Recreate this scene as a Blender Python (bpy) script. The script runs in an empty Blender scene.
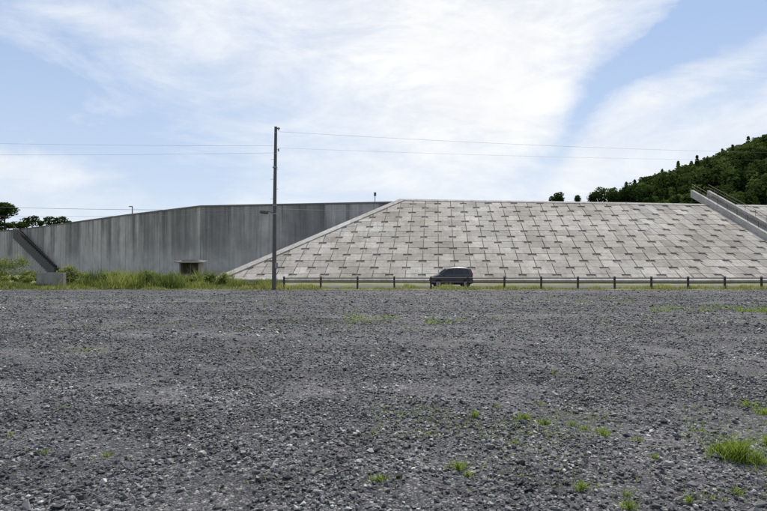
import bpy, bmesh, math, random
import numpy as np
from mathutils import Vector, Matrix
random.seed(7); rng=np.random.default_rng(7)
F=597.0; HY=267.0; CH=1.6
def P(px,py,Y): return Vector(((px-383.5)/F*Y, Y, CH+(HY-py)/F*Y))
def PX(px,Y): return (px-383.5)/F*Y
scn=bpy.context.scene
scn.view_settings.view_transform='Standard'; scn.view_settings.look='None'; scn.view_settings.exposure=0

# ---------------------------------------------------------------- helpers
def link(o,parent=None):
    scn.collection.objects.link(o)
    if parent: o.parent=parent
    return o
def empty(name,loc=(0,0,0)):
    e=bpy.data.objects.new(name,None); e.location=loc; e.empty_display_size=.2
    return link(e)
def mesh_obj(name,verts,faces,mat=None,parent=None,smooth=False,loc=None):
    me=bpy.data.meshes.new(name); me.from_pydata([tuple(v) for v in verts],[],[tuple(f) for f in faces]); me.update()
    if mat: me.materials.append(mat)
    if smooth: me.polygons.foreach_set('use_smooth',[True]*len(me.polygons))
    o=bpy.data.objects.new(name,me)
    if loc is not None: o.location=loc
    return link(o,parent)
def np_mesh(name,V,Fq,mat,attr=None,parent=None,smooth=False):
    me=bpy.data.meshes.new(name); n=len(V); m,k=Fq.shape
    me.vertices.add(n); me.vertices.foreach_set('co',V.astype(np.float32).ravel())
    me.loops.add(m*k); me.loops.foreach_set('vertex_index',Fq.astype(np.int32).ravel())
    me.polygons.add(m); me.polygons.foreach_set('loop_start',np.arange(0,m*k,k,dtype=np.int32))
    if smooth: me.polygons.foreach_set('use_smooth',[True]*m)
    if attr is not None:
        a=me.attributes.new('tint','FLOAT','POINT'); a.data.foreach_set('value',attr.astype(np.float32))
    me.update(calc_edges=True); me.validate()
    me.materials.append(mat)
    o=bpy.data.objects.new(name,me); return link(o,parent)
def box(name,c,s,mat,parent=None,bevel=0,rot=(0,0,0)):
    bm=bmesh.new(); bmesh.ops.create_cube(bm,size=1); bmesh.ops.scale(bm,vec=s,verts=bm.verts)
    if bevel: bmesh.ops.bevel(bm,geom=bm.edges[:],offset=bevel,segments=2,affect='EDGES')
    me=bpy.data.meshes.new(name); bm.to_mesh(me); bm.free(); me.materials.append(mat)
    a=me.attributes.new('tint','FLOAT','POINT'); a.data.foreach_set('value',[.5]*len(me.vertices))
    o=bpy.data.objects.new(name,me); o.location=c; o.rotation_euler=rot
    return link(o,parent)
def tube(name,pts,r,mat,parent=None,seg=8,r2=None):
    V=[];Fc=[];n=len(pts)
    for i,p in enumerate(pts):
        p=Vector(p); a=Vector(pts[max(i-1,0)]); b=Vector(pts[min(i+1,n-1)]); d=(b-a).normalized()
        up=Vector((0,0,1)) if abs(d.z)<.9 else Vector((1,0,0))
        u=d.cross(up).normalized(); w=d.cross(u)
        rr=r if r2 is None else r+(r2-r)*i/(n-1)
        for k in range(seg):
            t=2*math.pi*k/seg; V.append(p+u*math.cos(t)*rr+w*math.sin(t)*rr)
    for i in range(n-1):
        for k in range(seg):
            Fc.append((i*seg+k,i*seg+(k+1)%seg,(i+1)*seg+(k+1)%seg,(i+1)*seg+k))
    Fc.append(tuple(range(seg))[::-1]); Fc.append(tuple((n-1)*seg+k for k in range(seg)))
    return mesh_obj(name,V,Fc,mat,parent,smooth=False)
class SinNoise:
    def __init__(s,wl,seed,n=14):
        r=np.random.default_rng(seed); a=r.uniform(0,6.28,n); k=6.28/(wl*r.uniform(.6,1.7,n)); s.kx=np.cos(a)*k; s.ky=np.sin(a)*k; s.p=r.uniform(0,6.28,n); s.n=n
    def __call__(s,x,y):
        x=np.asarray(x,float); y=np.asarray(y,float); o=0
        for i in range(s.n): o=o+np.sin(x*s.kx[i]+y*s.ky[i]+s.p[i])
        return o/math.sqrt(s.n)*1.2   # ~ +-1.7

class NT:
    def __init__(s,nt): s.nt=nt; s.n=nt.nodes; s.l=nt.links
    def new(s,t,**k):
        x=s.n.new(t)
        for a,b in k.items(): setattr(x,a,b)
        return x
    def put(s,sock,v):
        if isinstance(v,bpy.types.NodeSocket): s.l.new(v,sock)
        else: sock.default_value=v
    def math(s,op,a,b=None,c=None,clamp=False):
        x=s.new('ShaderNodeMath',operation=op,use_clamp=clamp); s.put(x.inputs[0],a)
        if b is not None: s.put(x.inputs[1],b)
        if c is not None: s.put(x.inputs[2],c)
        return x.outputs[0]
    def noise(s,vec,scale,detail=4,rough=.55,dist=0):
        x=s.new('ShaderNodeTexNoise'); s.put(x.inputs['Vector'],vec)
        x.inputs['Scale'].default_value=scale; x.inputs['Detail'].default_value=detail
        x.inputs['Roughness'].default_value=rough; x.inputs['Distortion'].default_value=dist
        return x.outputs['Fac']
    def ramp(s,f,stops):
        x=s.new('ShaderNodeValToRGB'); s.put(x.inputs[0],f); e=x.color_ramp.elements
        while len(e)<len(stops): e.new(.5)
        for i,(p,c) in enumerate(stops):
            e[i].position=p; e[i].color=(c,c,c,1) if isinstance(c,(int,float)) else (*c,1)
        return x.outputs['Color']
    def mix(s,f,a,b,mode='MIX'):
        x=s.new('ShaderNodeMix',data_type='RGBA',blend_type=mode)
        s.put(x.inputs[0],f)
        for i,v in ((6,a),(7,b)):
            s.put(x.inputs[i],v if isinstance(v,bpy.types.NodeSocket) else ((v,v,v,1) if isinstance(v,(int,float)) else (*v,1)))
        return x.outputs[2]
    def mapping(s,vec,scale=(1,1,1),loc=(0,0,0),rot=(0,0,0)):
        x=s.new('ShaderNodeMapping'); s.put(x.inputs[0],vec)
        x.inputs['Scale'].default_value=scale; x.inputs['Location'].default_value=loc; x.inputs['Rotation'].default_value=rot
        return x.outputs[0]
def material(name,rough=.85,metal=0,spec=.3):
    m=bpy.data.materials.new(name); m.use_nodes=True; T=NT(m.node_tree)
    b=T.n['Principled BSDF']; b.inputs['Roughness'].default_value=rough; b.inputs['Metallic'].default_value=metal
    b.inputs['Specular IOR Level'].default_value=spec
    return m,T,b
def objco(T): return T.new('ShaderNodeTexCoord').outputs['Object']
def worldpos(T): return T.new('ShaderNodeNewGeometry').outputs['Position']
def bump(T,b,h,strength=.5,dist=.02):
    x=T.new('ShaderNodeBump'); x.inputs['Strength'].default_value=strength; x.inputs['Distance'].default_value=dist
    T.put(x.inputs['Height'],h); T.l.new(x.outputs[0],b.inputs['Normal'])
def simple(name,col,rough=.7,metal=0,var=.15,scale=6,spec=.3):
    m,T,b=material(name,rough,metal,spec); v=worldpos(T)
    n=T.noise(v,scale,5,.6)
    c=T.mix(n,tuple(x*(1-var*1.5) for x in col),tuple(min(1,x*(1+var*1.5)) for x in col))
    T.put(b.inputs['Base Color'],c); return m

# ---------------------------------------------------------------- materials
def lot_tone(T,v):
    """large-scale tone of the lot: wheel tracks, dusty and damp patches"""
    n=T.noise(T.mapping(v,(.16,.7,1)),.7,5,.65); n3=T.noise(v,1.6,4,.65); n4=T.noise(T.mapping(v,(.05,.35,1),rot=(0,0,.12)),1.0,3,.6)
    c=T.mix(1,T.ramp(n,[(.3,.60),(.52,.98),(.7,1.34)]),T.ramp(n3,[(.3,.68),(.7,1.24)]),'MULTIPLY')
    return T.mix(1,c,T.ramp(n4,[(.35,.80),(.62,(1.22,1.20,1.14))]),'MULTIPLY')
def mat_gravel_ground():
    m,T,b=material('gravel_ground_mat',.9,spec=.25); v=worldpos(T)
    vo=T.new('ShaderNodeTexVoronoi'); T.put(vo.inputs['Vector'],v); vo.inputs['Scale'].default_value=38
    ed=T.new('ShaderNodeTexVoronoi',feature='DISTANCE_TO_EDGE'); T.put(ed.inputs['Vector'],v); ed.inputs['Scale'].default_value=38
    sep=T.new('ShaderNodeSeparateColor'); T.l.new(vo.outputs['Color'],sep.inputs[0])
    cell=T.ramp(sep.outputs[0],[(0,(.040,.041,.047)),(.5,(.102,.103,.115)),(.85,(.172,.172,.187)),(1,(.32,.315,.31))])
    gap=T.ramp(ed.outputs['Distance'],[(0,.3),(.12,1)])
    c=T.mix(1,cell,gap,'MULTIPLY')
    c=T.mix(1,c,lot_tone(T,v),'MULTIPLY')
    n2=T.noise(v,.22,5,.65); c=T.mix(T.ramp(n2,[(.55,0),(.74,.42)]),c,(.145,.135,.10))
    T.put(b.inputs['Base Color'],c)
    h=T.math('ADD',T.math('MINIMUM',ed.outputs['Distance'],.25),T.math('MULTIPLY',sep.outputs[1],.35))
    bump(T,b,h,.9,.03); return m
def mat_stone():
    m,T,b=material('crushed_stone',.7,spec=.45)
    oi=T.new('ShaderNodeObjectInfo'); v=objco(T)
    c=T.ramp(oi.outputs['Random'],[(0,(.026,.027,.031)),(.4,(.070,.071,.079)),(.72,(.13,.131,.143)),(.92,(.235,.233,.238)),(1,(.50,.485,.46))])
    n=T.noise(v,1.3,4,.7); c=T.mix(1,c,T.ramp(n,[(.3,.65),(.7,1.3)]),'MULTIPLY')
    c=T.mix(1,c,lot_tone(T,oi.outputs['Location']),'MULTIPLY')
    T.put(b.inputs['Base Color'],c); return m
def mat_ground():
    m,T,b=material('ground_mat',.95); v=worldpos(T); n=T.noise(v,.35,8,.65)
    c=T.ramp(n,[(.35,(.08,.095,.03)),(.52,(.16,.16,.065)),(.68,(.24,.21,.14))])
    T.put(b.inputs['Base Color'],c); bump(T,b,T.noise(v,9,6,.7),.6,.06); return m
def mat_blocks(base,name,streak=False):
    m,T,b=material(name,.9,spec=.2); v=worldpos(T)
    at=T.new('ShaderNodeAttribute',attribute_name='tint')
    c=T.mix(at.outputs['Fac'],tuple(x*.74 for x in base),tuple(x*1.22 for x in base))
    n=T.noise(v,.13,6,.65); c=T.mix(1,c,T.ramp(n,[(.35,(.76,.73,.69)),(.6,(1.05,1.05,1.05))]),'MULTIPLY')
    n2=T.noise(v,2.3,8,.75); c=T.mix(1,c,T.ramp(n2,[(.3,.66),(.5,1),(.72,1.15)]),'MULTIPLY')
    n3=T.noise(T.mapping(v,(1.5,.25,.25)),1.0,6,.7)
    c=T.mix(T.ramp(n3,[(.50,0),(.70,.55)]),c,(.16,.145,.12))
    T.put(b.inputs['Base Color'],c); bump(T,b,n2,.5,.05); return m
def mat_wall():
    m,T,b=material('seawall_concrete',.9,spec=.2); v=worldpos(T)
    s=T.new('ShaderNodeSeparateXYZ'); T.put(s.inputs[0],v); z=s.outputs[2]; x=s.outputs[0]
    c0=T.ramp(T.noise(v,.12,7,.6),[(.35,(.40,.388,.37)),(.65,(.51,.49,.465))])
    st=T.noise(T.mapping(v,(1.0,1.0,.035)),1.0,6,.65)
    st2=T.noise(T.mapping(v,(.16,.16,.03)),1.0,3,.5)
    # long-standing damp: heavier along the eastern half of the wall
    east=T.ramp(T.math('MULTIPLY_ADD',x,1/70.0,.95),[(.15,.0),(.45,.75),(.95,1)])
    zz=T.ramp(T.math('DIVIDE',z,11.0),[(.0,.3),(.3,.12),(.55,.6),(1,1)])
    f=T.math('MULTIPLY',T.ramp(st,[(.42,0),(.62,1)]),zz)
    f=T.math('MULTIPLY',f,T.ramp(T.math('MULTIPLY_ADD',east,.12,st2),[(.42,.35),(.56,1)]))
    c=T.mix(f,c0,(.095,.093,.09))
    f2=T.math('MULTIPLY',T.ramp(T.math('MULTIPLY_ADD',east,.14,st2),[(.50,0),(.62,.72)]),T.ramp(T.math('DIVIDE',z,11.0),[(.15,0),(.45,1)]))
    c=T.mix(f2,c,(.18,.176,.172))
    drip=T.noise(T.mapping(v,(4,4,.08)),1.0,5,.7)
    c=T.mix(1,c,T.ramp(drip,[(.3,.74),(.6,1.06)]),'MULTIPLY')
    n5=T.noise(v,.6,8,.7); c=T.mix(1,c,T.ramp(n5,[(.3,.80),(.65,1.1)]),'MULTIPLY')
    T.put(b.inputs['Base Color'],c); bump(T,b,T.noise(v,3,6,.7),.3,.03); return m
def mat_leaf(name,dark,light,trans=.45,rough=.6,spec=.25):
    m=bpy.data.materials.new(name); m.use_nodes=True; T=NT(m.node_tree); b=T.n['Principled BSDF']
    b.inputs['Roughness'].default_value=rough; b.inputs['Specular IOR Level'].default_value=spec
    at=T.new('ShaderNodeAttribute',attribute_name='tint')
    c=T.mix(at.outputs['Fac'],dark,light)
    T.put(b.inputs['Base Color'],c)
    tr=T.new('ShaderNodeBsdfTranslucent'); T.put(tr.inputs['Color'],c)
    ms=T.new('ShaderNodeMixShader'); ms.inputs[0].default_value=trans
    T.l.new(b.outputs[0],ms.inputs[1]); T.l.new(tr.outputs[0],ms.inputs[2])
    T.l.new(ms.outputs[0],T.n['Material Output'].inputs['Surface']); return m
M_gg=mat_gravel_ground(); M_st=mat_stone(); M_gr=mat_ground()
M_blk=mat_blocks((.385,.362,.33),'revetment_block'); M_bed=mat_blocks((.20,.188,.17),'revetment_joint')
M_cop=mat_blocks((.43,.415,.39),'coping_concrete')
M_wall=mat_wall()
M_grass=mat_leaf('grass_blades',(.09,.14,.02),(.30,.40,.06),.5)
M_dry=mat_leaf('verge_blades',(.13,.15,.04),(.36,.36,.12),.5)
M_weed=mat_leaf('weeds',(.055,.085,.02),(.29,.32,.08),.42)
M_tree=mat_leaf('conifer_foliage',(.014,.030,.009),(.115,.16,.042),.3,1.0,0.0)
M_bark=simple('bark',(.05,.042,.034),.9)
M_pole=simple('pole_concrete',(.10,.095,.09),.85,var=.2)
M_rail=simple('fence_steel',(.055,.045,.038),.6,var=.3)
M_metal=simple('galvanised',(.25,.26,.27),.45,.6)
M_dark=simple('rubber',(.015,.015,.016),.8)
M_wire=simple('cable',(.20,.20,.21),.7)
M_stair_shadow=simple('stair_shadow_concrete',(.085,.082,.078),.9,var=.3,scale=2)  # seawall flight: dark diagonal stair shadow painted into the concrete colour
M_cap=simple('weathered_cap',(.15,.145,.14),.9,var=.3,scale=2)
M_joint=simple('joint_filler',(.20,.195,.19),.9,var=.3,scale=2)
M_conc=mat_blocks((.30,.29,.27),'plain_concrete')
M_asph=simple('asphalt',(.055,.055,.058),.9,var=.2,scale=3)
M_wood=simple('weathered_boards',(.13,.11,.09),.9,var=.3)

# ---------------------------------------------------------------- ground
def sheet(name,x0,x1,y0,y1,z,mat):
    return mesh_obj(name,[(x0,y0,z),(x1,y0,z),(x1,y1,z),(x0,y1,z)],[(0,1,2,3)],mat)
sheet('ground',-2500,2500,-600,4000,-.06,M_gr)
sheet('road',-8.5,120,45.6,51.5,.004,M_asph)
N1=SinNoise(2.6,1); N2=SinNoise(.8,2); N3=SinNoise(7,3)
def gz(x,y): return .012*N1(x,y)+.008*N2(x,y)+.012*N3(x,y)
ys=np.concatenate([np.array([-20,-10,-4]),np.arange(-1,14,.14),np.arange(14,42.6,.35)]); xs=np.concatenate([np.arange(-90,-32,4),np.arange(-32,-10,.4),np.arange(-10,10,.14),np.arange(10,32,.4),np.arange(32,91,4)])
GX,GY=np.meshgrid(xs,ys); V=np.stack([GX,GY,gz(GX,GY)],2).reshape(-1,3); nx_=len(xs)
I,J=np.meshgrid(np.arange(nx_-1),np.arange(len(ys)-1)); b0=(J*nx_+I).ravel()
np_mesh('gravel_lot',V,np.stack([b0,b0+1,b0+nx_+1,b0+nx_],1),M_gg,smooth=True)

def stone_proto(i):
    r=random.Random(100+i); bm=bmesh.new()
    sx,sy,sz=r.uniform(.8,1.35),r.uniform(.6,1.0),r.uniform(.4,.8)
    for k in range(12):
        v=Vector((r.gauss(0,1),r.gauss(0,1),r.gauss(0,1))).normalized()*r.uniform(.8,1.05)
        bm.verts.new((v.x*sx,v.y*sy,v.z*sz))
    res=bmesh.ops.convex_hull(bm,input=bm.verts[:])
    bmesh.ops.delete(bm,geom=[g for g in res['geom_interior'] if isinstance(g,bmesh.types.BMVert)],context='VERTS')
    me=bpy.data.meshes.new('stone'); bm.to_mesh(me); bm.free(); me.materials.append(M_st)
    return bpy.data.objects.new('stone',me)
col=bpy.data.collections.new('gravel_stones')
for i in range(14): col.objects.link(stone_proto(i))
ND=SinNoise(1.1,11); ND2=SinNoise(3.5,12)
def scatter(y0,y1,dens,smin,smax,powr):
    xm=lambda y:.66*y+2.0
    n=int((y1-y0)*2*xm(y1)*dens(y0)); y=rng.uniform(y0,y1,n); x=rng.uniform(-xm(y1),xm(y1),n); k=(np.abs(x)<xm(y)); x=x[k];y=y[k]
    k=rng.random(len(x))<dens(y)/dens(y0)*np.clip(.72+.32*ND(x,y)+.24*ND2(x,y),.10,1); x=x[k];y=y[k]
    s=(smin+(smax-smin)*rng.random(len(x))**powr)*(1+np.clip((y-6)/30,0,.6)); return x,y,s
dn=lambda y:1200*np.minimum(1,(6.5/np.maximum(y,.1))**1.9)
parts=[scatter(1.2,4,dn,.005,.028,2.6),scatter(4,7,dn,.006,.028,2.6)]+[scatter(a,b,dn,.007,.028,2.4) for a,b in ((7,9),(9,12),(12,16),(16,22),(22,30),(30,42))]
d2=lambda y:18*np.minimum(1,(8/np.maximum(y,.1))**1.3)
parts+=[scatter(a,b,d2,.026,.05,1.9) for a,b in ((1.5,5),(5,9),(9,20),(20,40))]
x=np.concatenate([p[0] for p in parts]);y=np.concatenate([p[1] for p in parts]);s=np.concatenate([p[2] for p in parts]); print('stones',len(x))
me=bpy.data.meshes.new('loose_gravel'); me.vertices.add(len(x))
me.vertices.foreach_set('co',np.stack([x,y,gz(x,y)+s*.25],1).astype(np.float32).ravel())
a=me.attributes.new('scl','FLOAT','POINT'); a.data.foreach_set('value',s.astype(np.float32))
r=np.stack([rng.uniform(-.5,.5,len(x)),rng.uniform(-.5,.5,len(x)),rng.uniform(0,6.28,len(x))],1)
a=me.attributes.new('rot','FLOAT_VECTOR','POINT'); a.data.foreach_set('vector',r.astype(np.float32).ravel())
og=link(bpy.data.objects.new('loose_gravel',me))
ng=bpy.data.node_groups.new('scatter_gravel','GeometryNodeTree')
ng.interface.new_socket(name='Geometry',in_out='INPUT',socket_type='NodeSocketGeometry')
ng.interface.new_socket(name='Geometry',in_out='OUTPUT',socket_type='NodeSocketGeometry')
N=ng.nodes; L=ng.links
gi=N.new('NodeGroupInput'); go=N.new('NodeGroupOutput'); ip=N.new('GeometryNodeInstanceOnPoints')
ci=N.new('GeometryNodeCollectionInfo'); ci.inputs['Collection'].default_value=col; ci.inputs['Separate Children'].default_value=True; ci.inputs['Reset Children'].default_value=True
ip.inputs['Pick Instance'].default_value=True
a1=N.new('GeometryNodeInputNamedAttribute'); a1.data_type='FLOAT'; a1.inputs['Name'].default_value='scl'
a2=N.new('GeometryNodeInputNamedAttribute'); a2.data_type='FLOAT_VECTOR'; a2.inputs['Name'].default_value='rot'
L.new(gi.outputs[0],ip.inputs['Points']); L.new(ci.outputs[0],ip.inputs['Instance'])
L.new(a1.outputs[0],ip.inputs['Scale']); L.new(a2.outputs[0],ip.inputs['Rotation']); L.new(ip.outputs[0],go.inputs[0])
md=og.modifiers.new('scatter','NODES'); md.node_group=ng

# ---------------------------------------------------------------- grass
def blades(name,x,y,h,w,mat,lean=.35,z0=0.0,tint=None):
    n=len(x); th=rng.uniform(0,2*np.pi,n); ld=rng.uniform(0,2*np.pi,n); le=h*lean*rng.uniform(.2,1.6,n)
    dx=np.cos(th);dy=np.sin(th); V=np.zeros((n,7,3)); hs=[0,.4,.75,1.0]; ws=[.7,1,.65]
    for i,t in enumerate(hs):
        cx=x+np.cos(ld)*le*t*t; cy=y+np.sin(ld)*le*t*t; cz=z0+h*(t-.18*lean*t*t)
        if i<3:
            V[:,2*i]=np.stack([cx-dx*w*ws[i]/2,cy-dy*w*ws[i]/2,cz],1); V[:,2*i+1]=np.stack([cx+dx*w*ws[i]/2,cy+dy*w*ws[i]/2,cz],1)
        else: V[:,6]=np.stack([cx,cy,cz],1)
    b=np.arange(n)[:,None]*7
    q=np.array([[0,1,3],[0,3,2],[2,3,5],[2,5,4],[4,5,6]])
    Fq=(b[:,None,:]+q[None]).reshape(-1,3)
    t=rng.random(n) if tint is None else tint
    return np_mesh(name,V.reshape(-1,3),Fq,mat,np.repeat(t,7))
def tuft(name,px,py,rad,n,h,w=.006,lean=.7):
    Y=CH*F/(py-HY); X=PX(px,Y); rr=rad*np.abs(rng.normal(0,.55,n)); a=rng.uniform(0,6.28,n)
    k=1+.35*np.sin(a*3+px); x=X+rr*k*np.cos(a); y=Y+rr*k*np.sin(a)*.8
    return blades(name,x,y,h*rng.uniform(.3,1,n)*np.clip(1-.45*rr/max(rad,1e-3),.25,1),np.full(n,w)*rng.uniform(.6,1.3,n),M_grass,lean,z0=gz(x,y))
for px,py,rad,n,h in [(737,457,.18,420,.29),(718,454,.16,160,.18),(756,460,.12,90,.15),(524,423,.13,110,.12),(475,420,.08,60,.12),(545,426,.11,80,.09),(571,426,.08,50,.08),
    (602,434,.14,110,.10),(584,430,.11,60,.07),(458,466,.09,110,.13),(468,473,.06,40,.07),(580,490,.05,60,.12),(628,509,.08,90,.11),(379,480,.14,80,.07),
    (637,441,.07,40,.09),(513,444,.13,60,.06),(108,456,.1,45,.07),(48,454,.06,25,.07),(748,404,.22,120,.12),(763,411,.18,90,.13),
    (688,502,.05,40,.09),(495,409,.08,25,.07),(625,495,.07,30,.07),(350,500,.03,12,.04),(766,442,.13,100,.15),(192,416,.1,30,.06),(555,373,.18,40,.07),(65,409,.1,30,.06),
    (700,428,.08,30,.06),(655,458,.06,30,.07),(735,492,.07,50,.08),(540,405,.1,30,.06),(12,436,.06,20,.06),(90,350,.4,120,.06),(240,330,.4,80,.05)]:
    tuft('grass_tuft',px,py,rad,n,h)
def patch(pxa,pxb,pya,pyb,n,h):
    py=rng.uniform(pya,pyb,n); Y=CH*F/(py-HY); X=(rng.uniform(pxa,pxb,n)-383.5)/F*Y; return X,Y,np.full(n,h)*rng.uniform(.4,1.1,n)
L_=[patch(345,400,315,322,500,.07),patch(425,470,319,323,250,.07),patch(650,767,305,312,1300,.07),patch(735,767,308,313,500,.09),patch(500,640,298,303,700,.07),
    patch(60,130,346,356,160,.05),patch(370,620,408,440,1100,.045),patch(380,640,400,490,900,.035),patch(560,767,370,400,400,.04),patch(0,300,296,304,900,.07),patch(680,767,395,500,900,.045),
    patch(0,767,292,330,2600,.06),patch(0,767,330,500,900,.035)]
X=np.concatenate([l[0] for l in L_]);Y=np.concatenate([l[1] for l in L_]);H=np.concatenate([l[2] for l in L_])
NW=SinNoise(1.6,21); k=NW(X,Y)+.8*rng.random(len(X))>.25; X=X[k];Y=Y[k];H=H[k]
blades('lot_weeds',X,Y,H,np.where(Y>15,.025,.006),M_grass,.7,z0=gz(X,Y))
n=42000; X=rng.uniform(-36,44,n); Y=41.5+rng.random(n)**1.1*4.0; NV=SinNoise(2.2,22); NV2=SinNoise(9,23)
H=rng.uniform(.05,.2,n)*np.clip(1+.6*NV(X,Y)+.5*NV2(X,Y*.3),.15,3.4)
k=(NV(X,Y)+rng.uniform(-1,1,n)>-1.0)&(Y>42+.6*NV2(X*3,Y*0)); 
blades('verge_grass',X[k],Y[k],H[k],np.full(k.sum(),.03),M_dry,.5)
def weedpatch(n,xa,xb,ya,yb,hmin,hmax):
    X=rng.uniform(xa,xb,n);Y=rng.uniform(ya,yb,n)
    cl=np.clip(.66+.28*NV(X,Y)+.2*NV2(X*2,Y),.2,1.2); return X,Y,(hmin+(hmax-hmin)*rng.random(n)**1.5)*cl
W=[weedpatch(9000,PX(-30,44),PX(278,44),43,48,.25,.75),weedpatch(7500,PX(105,46),PX(222,46),43.5,50,.6,1.7),weedpatch(3200,PX(58,46),PX(104,46),45,51,.5,1.6),
   weedpatch(3000,PX(0,46),PX(60,46),42.5,46,.25,.7),weedpatch(2200,PX(222,46),PX(272,46),44,49,.3,.9),weedpatch(500,PX(60,46),PX(225,46),44,49,1.2,1.9)]
X=np.concatenate([l[0] for l in W]);Y=np.concatenate([l[1] for l in W]);H=np.concatenate([l[2] for l in W])
blades('tall_weeds',X,Y,H,np.full(len(X),.035),M_weed,.4,tint=np.clip(.5+.25*NV2(X*3,Y*2)+rng.normal(0,.22,len(X)),0,1))

def leafcloud(centers,radii,per,size,flat=.7,dark_low=True):
    Vs=[];Ts=[]
    for c,rad in zip(centers,radii):
        n=per; d=rng.normal(size=(n,3)); d/=np.linalg.norm(d,axis=1)[:,None]; rr=rng.random(n)**.4
        p=np.array(c)+d*rr[:,None]*np.array(rad); 
        nrm=rng.normal(size=(n,3)); nrm/=np.linalg.norm(nrm,axis=1)[:,None]
        u=np.cross(nrm,[0,0,1.0]); u/=np.linalg.norm(u,axis=1)[:,None]+1e-6; v=np.cross(nrm,u)
        s=size*rng.uniform(.5,1.3,n)[:,None]
        Q=np.stack([p-u*s*.5,p+v*s*.32,p+u*s*.5,p-v*s*.32],1); Vs.append(Q.reshape(-1,3))
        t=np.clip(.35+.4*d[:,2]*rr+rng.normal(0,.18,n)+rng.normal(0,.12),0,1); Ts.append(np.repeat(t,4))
    V=np.concatenate(Vs); T_=np.concatenate(Ts); Fq=np.arange(len(V)).reshape(-1,4); return V,Fq,T_
def shrub(name,px,Y,w,h,n=14):
    c=[];r=[]
    for i in range(n):
        c.append((PX(px,Y)+random.uniform(-.5,.5)*w,Y+random.uniform(-.5,.5)*w*.6,random.uniform(.15,.8)*h)); k=random.uniform(.14,.32)*h; r.append((k*1.2,k*1.1,k))
    V,Fq,T_=leafcloud(c,r,150,.13); return np_mesh(name,V,Fq,M_weed,T_)
for px,Y,w,h in [(66,47,1.2,1.9),(78,47,1.6,1.3),(92,48,1.6,1.3),(14,47,2.6,.9),(112,46,1.6,1.4),(132,46,2,1.0),(152,46,1.6,1.5),(175,46,2,1.1),(205,46,2.2,1.0),(160,48.5,3,1.2),(30,52,2.2,1.3),(3,53,3,2.9),(-14,53,3,2.6),(12,56,2.4,2.6),(216,45,1.4,1.3)]:
    shrub('shrub',px,Y,w,h)

# ---------------------------------------------------------------- revetment
def clip_poly(poly,clip):
    out=poly
    for i in range(len(clip)):
        a=clip[i];b=clip[(i+1)%len(clip)]; inp=out; out=[]
        f=lambda p:(b[0]-a[0])*(p[1]-a[1])-(b[1]-a[1])*(p[0]-a[0])
        for j in range(len(inp)):
            p=inp[j];q=inp[(j+1)%len(inp)]; fp,fq=f(p),f(q)
            if fp>=0: out.append(p)
            if (fp>=0)!=(fq>=0):
                t=fp/(fp-fq); out.append((p[0]+(q[0]-p[0])*t,p[1]+(q[1]-p[1])*t))
        if len(out)<3: return []
    return out
def area(p): return abs(sum(p[i][0]*p[(i+1)%len(p)][1]-p[(i+1)%len(p)][0]*p[i][1] for i in range(len(p))))/2
BL=Vector((PX(209,64),64,0)); BR=Vector((PX(697,59.5),59.5,0))
TL=P(400,200,86); TR=P(627,195,80.5)
e1=(BR-BL).normalized(); nrm=e1.cross(TL-BL).normalized(); e2=nrm.cross(e1)
TR=TR-nrm*((TR-BL).dot(nrm))
RB=Vector((95,70.0,0)); f1=(RB-BR).normalized(); fn=f1.cross(TR-BR).normalized(); f2=fn.cross(f1)
slen=(TR-BR).dot(f2); RT=BR+f1*(RB-BR).length+f2*slen
rev=empty('concrete_embankment')
back=16
verts=[BL,BR,RB,TL,TR,RT,TL+Vector((0,back,0)),TR+Vector((0,back,0)),RT+Vector((0,back,0)),Vector((BL.x,BL.y+36,0))]
mesh_obj('core',[v.copy() for v in verts],[(0,1,4,3),(1,2,5,4),(3,4,7,6),(4,5,8,7),(0,3,6,9)],M_bed,rev)
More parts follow.
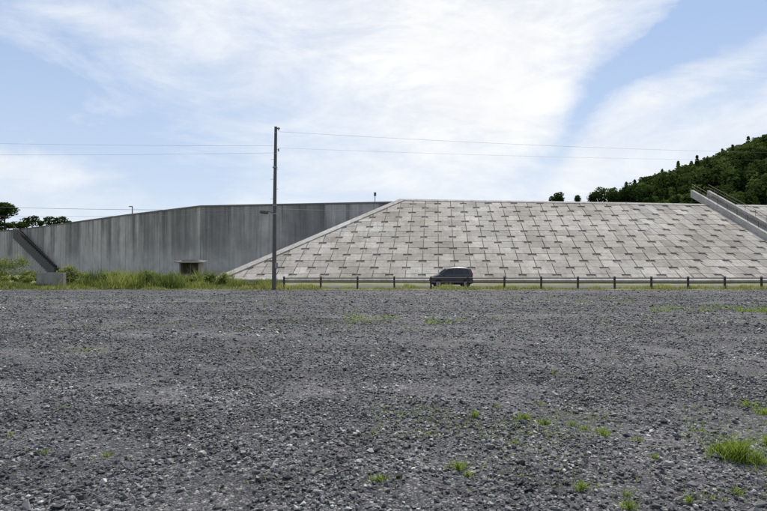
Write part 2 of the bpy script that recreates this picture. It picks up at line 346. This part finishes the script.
def lay_blocks(name,O,a,b,n,poly,pitch,gap,parity=0):
    V=[];Fc=[];Tn=[]
    def prism(pl,hf,t,ins=.03):
        k=len(pl); cx=sum(p[0] for p in pl)/k; cy=sum(p[1] for p in pl)/k
        base=len(V)
        for lv,sc in ((0,0),(1,0),(2,ins)):
            for p in pl:
                dx,dy=p[0]-cx,p[1]-cy; d=math.hypot(dx,dy)+1e-6; q=(p[0]-dx/d*sc,p[1]-dy/d*sc)
                h=0 if lv==0 else hf(p)-(.02 if lv==1 else 0)
                V.append(O+a*q[0]+b*q[1]+n*h); Tn.append(t)
        for lv in (0,1):
            for i in range(k): Fc.append((base+lv*k+i,base+lv*k+(i+1)%k,base+(lv+1)*k+(i+1)%k,base+(lv+1)*k+i))
        Fc.append(tuple(base+2*k+i for i in range(k)))
    xs=[p[0] for p in poly]; ys=[p[1] for p in poly]
    for r in range(int(min(ys)/pitch)-1,int(max(ys)/pitch)+2):
        rowt=random.gauss(0,.06)
        for c in range(int(min(xs)/pitch)-2,int(max(xs)/pitch)+2):
            x0=c*pitch; y0=r*pitch
            lift=random.uniform(-.012,.02); t=min(1,max(0,random.gauss(.5,.26)+rowt)); tl=random.uniform(-.008,.008)
            hf=lambda p,x0=x0,lift=lift,tl=tl: .13+lift+tl*(p[0]-x0)
            ev=(r+c+parity)%2==0; nw=random.uniform(.23,.29)*pitch; ny0=y0+random.uniform(.56,.63)*pitch
            if ev: up_=(x0+gap/2,x0+pitch-nw); fl=(x0+pitch-nw+.01,x0+pitch)
            else:  up_=(x0+nw,x0+pitch-gap/2); fl=(x0,x0+nw-.01)
            for (xa,xb,ya,yb) in ((x0+gap/2,x0+pitch-gap/2,y0+gap/2,ny0),(up_[0],up_[1],ny0,y0+pitch-gap/2)):
                q=[(xa,ya),(xb,ya),(xb,yb),(xa,yb)]
                pl=clip_poly(q,poly)
                if pl and area(pl)>.06: prism(pl,hf,t,.02)
            q=[(fl[0],ny0+.01),(fl[1],ny0+.01),(fl[1],y0+pitch-gap),(fl[0],y0+pitch-gap)]
            pl=clip_poly(q,poly)
            if pl and area(pl)>.03: prism(pl,lambda p:.03,0,.004)
    me=bpy.data.meshes.new(name); me.from_pydata([tuple(v) for v in V],[],Fc); me.update()
    at=me.attributes.new('tint','FLOAT','POINT'); at.data.foreach_set('value',Tn); me.materials.append(M_blk)
    return link(bpy.data.objects.new(name,me),rev)
def to2(O,a,b,p): d=p-O; return (d.dot(a),d.dot(b))
pA=[to2(BL,e1,e2,p) for p in (BL,BR,TR,TL)]
pB=[to2(BR,f1,f2,p) for p in (BR,RB,RT,TR)]
lay_blocks('blocks',BL,e1,e2,nrm,pA,1.75,.07)
lay_blocks('blocks_side',BR,f1,f2,fn,pB,1.75,.07,1)
def strip(name,p,q,width,h,n,mat,side=1,parent=rev,lo=-.05):
    d=(q-p).normalized(); w=n.cross(d).normalized()*width*side
    vs=[p+n*lo,q+n*lo,q+w+n*lo,p+w+n*lo,p+n*h,q+n*h,q+w+n*h,p+w+n*h]
    o=mesh_obj(name,vs,[(0,1,2,3),(4,7,6,5),(0,4,5,1),(1,5,6,2),(2,6,7,3),(3,7,4,0)],mat,parent)
    a=o.data.attributes.new('tint','FLOAT','POINT'); a.data.foreach_set('value',[.5]*8); return o
strip('hip_coping',BL,TL,.9,.24,nrm,M_cop,-1)
strip('crest_coping',TL,TR,.6,.2,nrm,M_cop,-1)
strip('crest_coping_side',TR,RT,.6,.2,fn,M_cop,-1)
strip('toe_beam',BL,BR,.5,.3,nrm,M_cop,1)
strip('toe_beam_side',BR,RB,.5,.3,fn,M_cop,1)

def on_right(px,py):
    d=Vector(((px-383.5)/F,1,(HY-py)/F)); o=Vector((0,0,CH)); t=(BR-o).dot(fn)/d.dot(fn); return o+d*t
S0=on_right(694,197.5); 
S1q=on_right(767,241); dd=(S1q-S0).normalized()
Lr=(S0.z)/(-dd.z); S1=S0+dd*Lr; S0b=S0-dd*.6
st=empty('embankment_stairs')
w=fn.cross(dd).normalized()
if w.x<0: w=-w
def para(name,off,width,h,mat):
    p=S0b+w*off;q=S1+w*off; W_=w*width; up=Vector((0,0,1))
    vs=[p-up*.1,q-up*.1,q+W_-up*.1,p+W_-up*.1,p+up*h,q+up*h,q+W_+up*h,p+W_+up*h]
    o=mesh_obj(name,vs,[(0,3,2,1),(4,5,6,7),(0,1,5,4),(1,2,6,5),(2,3,7,6),(3,0,4,7)],mat,st)
    a=o.data.attributes.new('tint','FLOAT','POINT'); a.data.foreach_set('value',[.7]*8)
para('parapet_near',0,.45,.95,M_cop); para('parapet_far',2.6,.45,.95,M_cop)
hd=Vector((dd.x,dd.y,0)); hl=hd.length*Lr; ns=int(S0.z/.19); V=[];Fc=[]
hdn=hd.normalized(); W1=w*.452; W2=w*2.598
for i in range(ns):
    z=S0.z-(i)*S0.z/ns; a=S0+hdn*(hl*i/ns); b=S0+hdn*(hl*(i+1)/ns); zz=z+.25
    k=len(V)
    for p in (a,b):
        for W_ in (W1,W2):
            q=p+W_; V.append((q.x,q.y,zz)); V.append((q.x,q.y,zz-.7))
    Fc+= [(k,k+4,k+6,k+2),(k+4,k+5,k+7,k+6)]
mesh_obj('steps',V,Fc,M_cop,st)
for off in (.22,2.82):
    top=[S0b+w*off+Vector((0,0,1.8)),S1+w*off+Vector((0,0,1.8))]
    tube('handrail',top,.03,M_rail,st); tube('midrail',[t-Vector((0,0,.42)) for t in top],.02,M_rail,st)
    for i in range(14):
        b=S0b.lerp(S1,i/13)+w*off; tube('rail_post',[b+Vector((0,0,.9)),b+Vector((0,0,1.8))],.025,M_rail,st)

# ---------------------------------------------------------------- seawall (vertical)
sw=empty('concrete_seawall')
path=[P(-260,236,215),P(-80,234,185),P(17,230,150),P(60,224,131),P(125,215,109.5),P(200,206,92),P(300,204,89.3),P(398,202,87)]
for i,p in enumerate(path): 
    if i<3: p.z=11.0
V=[];Fc=[]
for p in path:
    V+= [(p.x,p.y,0),(p.x,p.y,p.z),(p.x+.3,p.y+1.2,p.z),(p.x+.3,p.y+1.2,0)]
for i in range(len(path)-1):
    k=4*i; Fc+=[(k,k+4,k+5,k+1),(k+1,k+5,k+6,k+2),(k+2,k+6,k+7,k+3)]
k=4*(len(path)-1); Fc+=[(0,1,2,3),(k,k+3,k+2,k+1)]
mesh_obj('wall',V,Fc,M_wall,sw)
V=[];Fc=[]
for p in path:
    V+=[(p.x-.05,p.y-.10,p.z-.12),(p.x-.05,p.y-.10,p.z+.12),(p.x+.4,p.y+1.3,p.z+.12),(p.x+.4,p.y+1.3,p.z-.12)]
for i in range(len(path)-1):
    k=4*i
    for j in range(4): Fc.append((k+j,k+4+j,k+4+(j+1)%4,k+(j+1)%4))
k=4*(len(path)-1); Fc+=[(0,1,2,3),(k,k+3,k+2,k+1)]
mesh_obj('wall_cap',V,Fc,M_cap,sw)
for i in range(len(path)-1):
    a,b=path[i],path[i+1]; Ls=(Vector((b.x,b.y))-Vector((a.x,a.y))).length; nn=max(1,int(Ls/10))
    for j in range(nn):
        p=a.lerp(b,j/nn); ang=math.atan2(b.y-a.y,b.x-a.x)
        box('joint',(p.x,p.y-.01,(p.z-.2)/2),(.05,.03,p.z-.2),M_joint,sw,rot=(0,0,ang))
ss=empty('seawall_stairs')
A=P(12,229,147); B=P(54,269,130); n_=24
V=[];Fc=[]
for i in range(n_):
    a=A.lerp(B,i/n_); b=A.lerp(B,(i+1)/n_); k=len(V); z=a.z
    for p in (a,b):
        for dy in (0,2.6):
            V+=[(p.x,p.y+dy,z),(p.x,p.y+dy,max(-.1,z-2.4))]
    Fc+=[(k,k+4,k+6,k+2),(k,k+1,k+5,k+4),(k+4,k+5,k+7,k+6),(k+1,k+3,k+7,k+5),(k+2,k+6,k+7,k+3)]
mesh_obj('flight',V,Fc,M_stair_shadow,ss)
tube('handrail',[A+Vector((0,0,1)),B+Vector((0,0,1))],.05,M_rail,ss)
for i in range(9):
    b=A.lerp(B,i/8); tube('rail_post',[b,b+Vector((0,0,1))],.04,M_rail,ss)

am=empty('antenna_mast'); p=P(375,203,89); tube('mast',[p,p+Vector((0,0,1.6))],.05,M_pole,am); box('head',(p.x,p.y,p.z+1.35),(.35,.3,.55),M_pole,am,.05)

# ---------------------------------------------------------------- fence
fe=empty('guard_fence'); YF=43.2; x0=PX(284,YF); sp=2.66; k=0; X=x0
while X<46:
    box('post',(X,YF,.44),(.13,.13,.88),M_rail,fe,.015,rot=(random.uniform(-.015,.015),random.uniform(-.02,.02),0)); box('post_cap',(X,YF,.895),(.16,.16,.03),M_rail,fe,.008); X+=sp
for z,r_ in ((.80,.04),(.50,.03)):
    tube('rail',[(x0,YF-.1,z),(X-sp,YF-.1,z)],r_,M_rail,fe,10)
# ---------------------------------------------------------------- utility pole
up=empty('utility_pole'); Xp=PX(274,42); zt=P(274,126,42).z
tube('shaft',[(Xp,42,-.1),(Xp+.02,42,zt/2),(Xp+.08,42,zt)],.16,M_pole,up,16,.10)
Xt=Xp+.08
box('top_bracket',(Xt+.12,42,zt-.12),(.35,.08,.08),M_pole,up,.01)
for dz in (-.25,-1.75): 
    box('crossarm',(Xt,41.85,zt+dz-.2),(.09,.09,.07),M_metal,up,.01)
    tube('insulator',[(Xt+.2,42,zt+dz),(Xt+.2,42,zt+dz+.2)],.05,M_metal,up)
for i in range(12):
    z=2.2+i*.7; s_=1 if i%2 else -1; tube('step_bolt',[(Xp,42,z),(Xp+s_*.28,42,z)],.012,M_metal,up,5)
for z in (5.3,5.9,8.6): tube('band',[(Xp+.03,42,z),(Xp+.03,42,z+.08)],.165,M_metal,up,16)
zl=P(264,212,42).z
tube('lamp_arm',[(Xp,42,zl-.1),(Xp-.35,41.9,zl+.05),(Xp-.65,41.85,zl+.02)],.03,M_pole,up)
box('lamp_head',(Xp-.7,41.85,zl-.03),(.6,.26,.2),M_pole,up,.05,rot=(0,.12,0))
box('meter_box',(Xp+.17,41.93,1.7),(.2,.16,.4),M_metal,up,.02)
def cable(name,p,q,sag,r,parent):
    pts=[]
    for i in range(25):
        t=i/24; v=p.lerp(q,t); v.z-=sag*4*t*(1-t); pts.append(v)
    tube(name,pts,r,M_wire,parent,5)
pc=empty('power_cables')
top=Vector((Xt,42,zt))
cable('cable',top-Vector((0,0,1.35)),P(-300,132,60),.35,.006,pc); cable('cable',top-Vector((0,0,1.85)),P(-300,148,60),.35,.006,pc)
cable('cable',top+Vector((.2,0,-.35)),P(1100,150,70),.9,.006,pc); cable('cable',top+Vector((.2,0,-1.5)),P(1100,156,70),.7,.0045,pc)
pl=Vector((Xp,42,P(0,210,42).z))
cable('cable',pl,P(-60,205,60),.15,.014,pc); cable('cable',pl-Vector((0,0,.15)),P(-60,214,75),.3,.011,pc)
cable('cable',pl+Vector((0,0,.1)),P(410,207,86),.25,.010,pc)
q=P(127,209,112); dp=empty('lamp_post'); tube('shaft',[(q.x,q.y+2,8),(q.x,q.y+2,q.z+.7)],.10,M_pole,dp)
box('head',(q.x-.3,q.y+2,q.z+.7),(.7,.25,.16),M_pole,dp,.04)

# ---------------------------------------------------------------- shelter & concrete block
sh=empty('roadside_shelter'); Ys=54; xc=PX(191,Ys)
for dx in (-.85,.85): box('side_wall',(xc+dx,Ys,1.0),(.12,1.1,2.0),M_conc,sh,.01)
box('rear_wall',(xc,Ys+.5,1.0),(1.57,.12,2.0),M_wood,sh,.01)
box('front_panel',(xc,Ys-.5,.5),(1.57,.1,1.0),M_wood,sh,.01)
box('centre_post',(xc+.1,Ys-.5,1.5),(.08,.08,.99),M_wood,sh,.01)
box('roof',(xc,Ys,2.08),(2.5,1.9,.13),M_conc,sh,.02,rot=(.05,0,0)); box('roof_ridge',(xc,Ys,2.2),(1.5,1.0,.14),M_conc,sh,.02)
box('bench',(xc,Ys+.2,.45),(1.5,.4,.06),M_wood,sh)
cb=empty('concrete_block'); 
box('slab',(PX(51,45),45,.6),(2.0,.5,1.15),M_conc,cb,.03); box('plinth',(PX(51,45),45,.08),(2.3,.8,.16),M_conc,cb,.02)

# ---------------------------------------------------------------- car
def build_car(cx,cy):
    car=empty('parked_car',(cx,cy,0))
    mp,T,b=material('car_paint',.38,.2,.4); T.put(b.inputs['Base Color'],(.042,.044,.052,1)); b.inputs['Coat Weight'].default_value=.25
    mg,T,b=material('car_glass',.06,0,.5); T.put(b.inputs['Base Color'],(.008,.010,.012,1))
    ml,T,b=material('car_lamp',.15,0,.6); T.put(b.inputs['Base Color'],(.55,.56,.58,1))
    mr,T,b=material('tail_lamp',.2,0,.6); T.put(b.inputs['Base Color'],(.35,.01,.01,1))
    mh,T,b=material('hub_metal',.35,.8,.5); T.put(b.inputs['Base Color'],(.35,.35,.36,1))
    S=[(-1.70,.58,.30,.62,.66,.50),(-1.64,.68,.20,.74,.80,.60),(-1.40,.73,.20,.86,.93,.63),(-1.10,.735,.20,.93,1.02,.62),(-.98,.737,.20,.95,1.10,.60),
       (-.70,.738,.20,.96,1.33,.58),(-.38,.738,.20,.97,1.52,.56),(0,.738,.20,.98,1.58,.57),(.6,.738,.20,1.0,1.60,.57),(1.15,.735,.20,1.01,1.57,.56),
       (1.45,.73,.20,1.02,1.50,.54),(1.60,.70,.22,1.02,1.20,.60),(1.69,.66,.28,.98,1.03,.58)]
    V=[];Fc=[];m=14
    def ring(s):
        x,w,zb,zl,zr,wr=s; half=[(w*.9,zb),(w,zb+.12),(w*1.005,(zb+zl)/2),(w*.995,zl-.08),(w*.975,zl),(wr+.03,zr-.07),(wr-.08,zr)]
        return [(x,-a,z) for a,z in half]+[(x,a,z) for a,z in half[::-1]]
    for s in S: V+=ring(s)
    for i in range(len(S)-1):
        for j in range(m):
            Fc.append((i*m+j,(i+1)*m+j,(i+1)*m+(j+1)%m,i*m+(j+1)%m))
    Fc.append(tuple(range(m))); Fc.append(tuple((len(S)-1)*m+j for j in range(m))[::-1])
    body=mesh_obj('body',V,Fc,mp,car,smooth=True)
    bv=body.modifiers.new('sub','SUBSURF'); bv.levels=1; bv.render_levels=1
    def cyl(nm,wx,yy,zz,r,d,mat,bev=0):
        bm=bmesh.new(); bmesh.ops.create_cone(bm,cap_ends=True,segments=32,radius1=r,radius2=r,depth=d,matrix=Matrix.Translation((wx,yy,zz))@Matrix.Rotation(math.pi/2,4,'X'))
        if bev: bmesh.ops.bevel(bm,geom=[e for e in bm.edges if len(e.link_faces)==2 and e.calc_face_angle(0)>1],offset=bev,segments=2,affect='EDGES')
        me=bpy.data.meshes.new(nm); bm.to_mesh(me); bm.free(); me.materials.append(mat); link(bpy.data.objects.new(nm,me),car)
    for wx in (-1.08,1.12):
        for sy in (-1,1):
            cyl('wheel_arch',wx,sy*.735,.29,.33,.04,M_dark); cyl('tyre',wx,sy*.70,.27,.27,.15,M_dark,.025); cyl('wheel_hub',wx,sy*.785,.27,.175,.02,mh); cyl('hub_cap',wx,sy*.80,.27,.05,.02,M_dark)
    def side(x,z,sy,out=.012):
        import bisect
        xs=[s[0] for s in S]; i=min(max(bisect.bisect(xs,x)-1,0),len(S)-2); t=(x-xs[i])/(xs[i+1]-xs[i])
        g=lambda k:S[i][k]*(1-t)+S[i+1][k]*t
        w,zl,zr,wr=g(1),g(3),g(4),g(5); t2=min(max((z-zl)/(zr-.07-zl),0),1)
        return (x,sy*(w*.975*(1-t2)+(wr+.03)*t2+out),z)
    for sy in (-1,1):
        for nm,pts in (('front_quarter_glass',[(-.86,1.02),(-.62,1.02),(-.62,1.22)]),('front_door_glass',[(-.57,1.02),(.14,1.03),(.14,1.45),(-.30,1.43),(-.57,1.26)]),('rear_door_glass',[(.22,1.03),(.92,1.05),(.92,1.46),(.22,1.46)]),
                       ('rear_quarter_glass',[(1.0,1.06),(1.38,1.08),(1.30,1.42),(1.0,1.45)])):
            mesh_obj(nm,[side(x,z,sy) for x,z in pts],[tuple(range(len(pts)))],mg,car)
        for x_ in (-.60,.18,.96): box('door_seam',(x_,sy*.742,.62),(.012,.012,.7),M_dark,car)
        box('door_handle',(.0,sy*.752,.86),(.16,.03,.03),mp,car,.008); box('door_handle',(.78,sy*.752,.88),(.16,.03,.03),mp,car,.008)
        box('wing_mirror',(-.62,sy*.86,1.02),(.12,.18,.13),mp,car,.03)
        box('sill',(0,sy*.725,.24),(1.5,.05,.09),M_dark,car,.01)
        box('headlamp',(-1.55,sy*.58,.72),(.24,.2,.16),ml,car,.04); box('tail_lamp',(1.62,sy*.64,.98),(.1,.12,.34),mr,car,.03)
    mesh_obj('windscreen',[(-1.0,-.52,1.12),(-1.0,.52,1.12),(-.46,.50,1.505),(-.46,-.50,1.505)],[(0,1,2,3)],mg,car)
    mesh_obj('rear_window',[(1.66,-.5,1.13),(1.66,.5,1.13),(1.52,.47,1.46),(1.52,-.47,1.46)],[(0,3,2,1)],mg,car)
    box('front_bumper',(-1.66,0,.38),(.14,1.28,.24),mp,car,.05); box('grille',(-1.72,0,.56),(.04,.6,.1),M_dark,car,.01)
    box('rear_bumper',(1.67,0,.42),(.14,1.34,.26),mp,car,.05)
    box('number_plate',(-1.74,0,.40),(.012,.33,.165),ml,car,.003); box('rear_number_plate',(1.75,0,.62),(.012,.33,.165),ml,car,.003)
    for sy in (-1,1): tube('roof_rail',[(-.25,sy*.5,1.6),(1.2,sy*.5,1.615)],.018,M_dark,car,6)
    return car
build_car(PX(451,48),48)

# ---------------------------------------------------------------- hill & forest
ctrl=[(520,212),(560,204),(600,200),(640,195),(680,186),(720,172),(767,153),(830,132),(920,116),(1100,104),(1400,120)]
def skyline(px): return np.interp(px,[c[0] for c in ctrl],[c[1] for c in ctrl])
YH=230
nx,ny=70,22; V=[]
def hillz(X,Y):
    px=383.5+X/YH*F
    top=CH+(HY-skyline(px))/F*YH-1.5
    t=np.clip((Y-150)/(YH-150),0,1); s=np.where(Y<=YH,t*t*(3-2*t),1-.2*(Y-YH)/80)
    return np.maximum(top*s,-1)
for j in range(ny):
    Y_=150+j*8
    for i in range(nx):
        X_=35+i*6; V.append((X_,Y_,float(hillz(X_,Y_))+random.uniform(-.5,.5)-.5))
Fc=[(j*nx+i,j*nx+i+1,(j+1)*nx+i+1,(j+1)*nx+i) for j in range(ny-1) for i in range(nx-1)]
mesh_obj('hill',V,Fc,simple('hill_undergrowth',(.016,.026,.01),.95,scale=.4,var=.4),smooth=True)
def conifer(x,y,z,h,w,n=300,leaf=1.0,broad=False):
    t=rng.random(n)**.8; 
    if broad: prof=np.sqrt(np.clip(1-((t-.5)/.55)**2,0,1))
    else: prof=(1-t)**.75*(.75+.25*np.sin(t*22+rng.uniform(0,6)))
    a=rng.uniform(0,6.28,n); lob=1+.25*np.sin(a*3+rng.uniform(0,6)); rr=w*prof*lob*rng.uniform(.35,1.05,n)
    p=np.stack([x+rr*np.cos(a),y+rr*np.sin(a),z+h*(.06+.96*t)+rng.normal(0,.03*h,n)*(t<.9)],1)
    nr=np.stack([np.cos(a),np.sin(a),rng.uniform(-.1,1.0,n)],1)+rng.normal(0,.3,(n,3)); nr/=np.linalg.norm(nr,axis=1)[:,None]
    u=np.cross(nr,[0,0,1.0]); u/=np.linalg.norm(u,axis=1)[:,None]; v=np.cross(nr,u); s=leaf*rng.uniform(.5,1.2,n)[:,None]
    Q=np.stack([p-u*s*.6,p+v*s*.4,p+u*s*.55,p-v*s*.45],1).reshape(-1,3)
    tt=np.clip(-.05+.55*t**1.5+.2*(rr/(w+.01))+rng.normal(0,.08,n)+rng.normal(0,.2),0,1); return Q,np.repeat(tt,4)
Qs=[];Ts=[];TV=[];TF=[]
def trunk(x,y,z,h,r):
    k=len(TV)
    for zz,rr in ((z-1,r),(z+h*.9,r*.25)):
        for q in range(5): TV.append((x+rr*math.cos(q*1.257),y+rr*math.sin(q*1.257),zz))
    for q in range(5): TF.append((k+q,k+(q+1)%5,k+5+(q+1)%5,k+5+q))
cnt=0
for i in range(1900):
    Y_=random.uniform(168,246); X_=random.uniform(66,235)
    if i%4==0: Y_=random.uniform(224,240)
    px=383.5+X_/YH*F; pxa=383.5+X_/Y_*F
    if px<612+26*random.random() or pxa>880: continue
    z=float(hillz(X_,Y_)); br=random.random()<.66
    h=random.uniform(4.5,9.0) if px>655 else random.uniform(3.5,6.2)
    if random.random()<.10: h*=1.35; br=False
    q,t=conifer(X_,Y_,z,h,h*(.42 if br else .26),200 if Y_<222 else 260,.9,br); Qs.append(q);Ts.append(t); trunk(X_,Y_,z,h,.25); cnt+=1
print('trees',cnt)
for px,h in ((555,3.0),(559,3.7),(563,2.8),(577,2.8),(597,5),(601,7.0),(606,5.5),(613,4.5),(622,5.0),(629,7),(636,6.5),(592,3.6)):
    X_=PX(px,225); z=float(hillz(X_,225)) if px>595 else P(px,197.5,225).z-2.0
    for k_ in range(2):
        q,t=conifer(X_+random.uniform(-1,1),225+random.uniform(-1,1),z,h*random.uniform(.7,1.05),h*.42,220,.6,True); Qs.append(q);Ts.append(t)
    trunk(X_,225,z-4,h+4,.2)
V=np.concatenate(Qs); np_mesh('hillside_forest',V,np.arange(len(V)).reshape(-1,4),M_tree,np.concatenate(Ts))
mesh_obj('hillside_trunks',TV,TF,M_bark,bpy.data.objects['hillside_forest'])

def pine(name,px,pyt,Y,h,w):
    t=P(px,pyt,Y); z=t.z-h; e=empty(name,(t.x,Y,z)); 
    tube('trunk',[(0,0,-z),(.3,0,h*.3),(-.1,.1,h*.65),(.1,0,h*.95)],.35,M_bark,e,8,.08)
    cs=[];rs=[]
    for i in range(22):
        a=random.uniform(0,6.28); zz=random.uniform(.3,.98); rr=w*(1.2-zz)*random.uniform(.4,1.4)
        c=(rr*math.cos(a),rr*math.sin(a),h*zz); cs.append(c); k=random.uniform(.2,.34)*w; rs.append((k*1.7,k*1.7,k*.6))
        tube('limb',[(0,0,h*zz-.8),c],.1,M_bark,e,5,.03)
    V,Fq,T_=leafcloud(cs,rs,240,.6); np_mesh('crown',V,Fq,M_tree,T_*.6,e)
pine('pine_tree',3,204,165,9,4.6); pine('pine_tree',-22,206,168,9,5)
Qs=[];Ts=[]
for px,py,h in ((26,218,3.5),(33,216,3.5),(40,221,2.0),(48,217,3.8),(55,218,3.5),(62,217,3.2),(68,221,2.0),(20,222,2.0)):
    Y=260; p=P(px,py,Y); q,t=conifer(p.x,Y,p.z-h*1.1,h*1.1,h*.75,160,.9,True); Qs.append(q);Ts.append(t)
    q,t=conifer(p.x,Y,p.z-h*3.5,h*3,h*.6,100,.9,True); Qs.append(q);Ts.append(t)
V=np.concatenate(Qs); np_mesh('distant_trees',V,np.arange(len(V)).reshape(-1,4),M_tree,np.concatenate(Ts)*.6)

# ---------------------------------------------------------------- world
EL,AZ=50,12
w_=bpy.data.worlds.new('World'); scn.world=w_; w_.use_nodes=True; T=NT(w_.node_tree)
bg=T.n['Background']; bg.inputs['Strength'].default_value=.10
sky=T.new('ShaderNodeTexSky',sky_type='NISHITA'); sky.sun_disc=False; sky.sun_elevation=math.radians(EL); sky.sun_rotation=math.radians(AZ)
sky.air_density=1.0; sky.dust_density=.6; sky.ozone_density=2.0
co=T.new('ShaderNodeTexCoord').outputs['Generated']
sp_=T.new('ShaderNodeSeparateXYZ'); T.put(sp_.inputs[0],co)
az=T.math('ARCTAN2',sp_.outputs[0],sp_.outputs[1]); el=T.math('ARCSINE',sp_.outputs[2])
haze=T.ramp(el,[(0.0,.9),(.14,.45),(.36,.04)])
wn=T.new('ShaderNodeTexNoise'); T.put(wn.inputs['Vector'],co); wn.inputs['Scale'].default_value=3.2; wn.inputs['Detail'].default_value=7; wn.inputs['Roughness'].default_value=.6
ws=T.new('ShaderNodeSeparateColor'); T.l.new(wn.outputs['Color'],ws.inputs[0])
az=T.math('ADD',az,T.math('MULTIPLY_ADD',ws.outputs[0],.20,-.10)); el=T.math('ADD',el,T.math('MULTIPLY_ADD',ws.outputs[1],.12,-.06))
def blob(px,py,rx,ry,rot,amp):
    a0=math.atan((px-383.5)/F); e0=math.atan((HY-py)/F*math.cos(a0)); c,s_=math.cos(rot),math.sin(rot)
    da=T.math('SUBTRACT',az,a0); de=T.math('SUBTRACT',el,e0)
    p=T.math('ADD',T.math('MULTIPLY',da,c/(rx/F)),T.math('MULTIPLY',de,s_/(rx/F)))
    q=T.math('ADD',T.math('MULTIPLY',da,-s_/(ry/F)),T.math('MULTIPLY',de,c/(ry/F)))
    d=T.math('ADD',T.math('MULTIPLY',p,p),T.math('MULTIPLY',q,q))
    return T.math('MULTIPLY',T.math('EXPONENT',T.math('MULTIPLY',d,-1)),amp)
blobs=[(400,30,190,100,0,.42),(500,70,120,75,.3,.5),(430,150,150,40,0,.12),(640,145,150,30,.25,.34),(30,178,70,18,0,.45),(150,60,60,60,0,.08),(740,58,50,14,.5,.22),
       (30,100,120,70,0,-.36),(625,80,135,20,.72,-.75),(740,15,75,26,.3,-.5),(720,105,70,18,.4,-.25),(210,172,130,22,0,-.25),(80,15,70,16,.2,.22),(170,120,90,40,0,-.14)]
D=.36
for b_ in blobs: D=T.math('ADD',blob(*b_),D)
nv=T.mapping(co,(1.6,1.6,4.5),rot=(0,.35,0))
n1=T.noise(nv,2.2,10,.66,.8); n2=T.noise(T.mapping(co,(1,1,2.8),rot=(0,-.5,0)),6,9,.7,.4)
D=T.math('ADD',D,T.math('MULTIPLY_ADD',n1,1.3,-.65)); D=T.math('ADD',D,T.math('MULTIPLY_ADD',n2,.6,-.3))
mask=T.ramp(D,[(.10,.0),(.5,.5),(.95,1)])
cloudcol=T.ramp(n2,[(.3,(8.7,8.9,9.3)),(.65,(10.3,10.4,10.4))])
base=T.mix(.65,sky.outputs[0],(4.4,6.0,9.0))
base=T.mix(haze,base,(7.6,8.4,9.5))
colr=T.mix(mask,base,cloudcol)
T.l.new(colr,bg.inputs['Color'])
sl=bpy.data.lights.new('sun','SUN'); sl.energy=5.0; sl.angle=math.radians(.53); sl.color=(1,.94,.85)
so=link(bpy.data.objects.new('sun',sl)); a_=math.radians(AZ); e_=math.radians(EL)
sd=Vector((math.sin(a_)*math.cos(e_),math.cos(a_)*math.cos(e_),math.sin(e_))); so.rotation_euler=(-sd).to_track_quat('-Z','Y').to_euler()
cd=bpy.data.cameras.new('camera'); cd.lens=28; cd.sensor_width=36.03; cd.clip_end=6000; cd.clip_start=.05
oc=link(bpy.data.objects.new('camera',cd)); oc.location=(0,0,CH); oc.rotation_euler=(math.radians(90+math.degrees(math.atan((HY-255.5)/F))),0,0)
scn.camera=oc
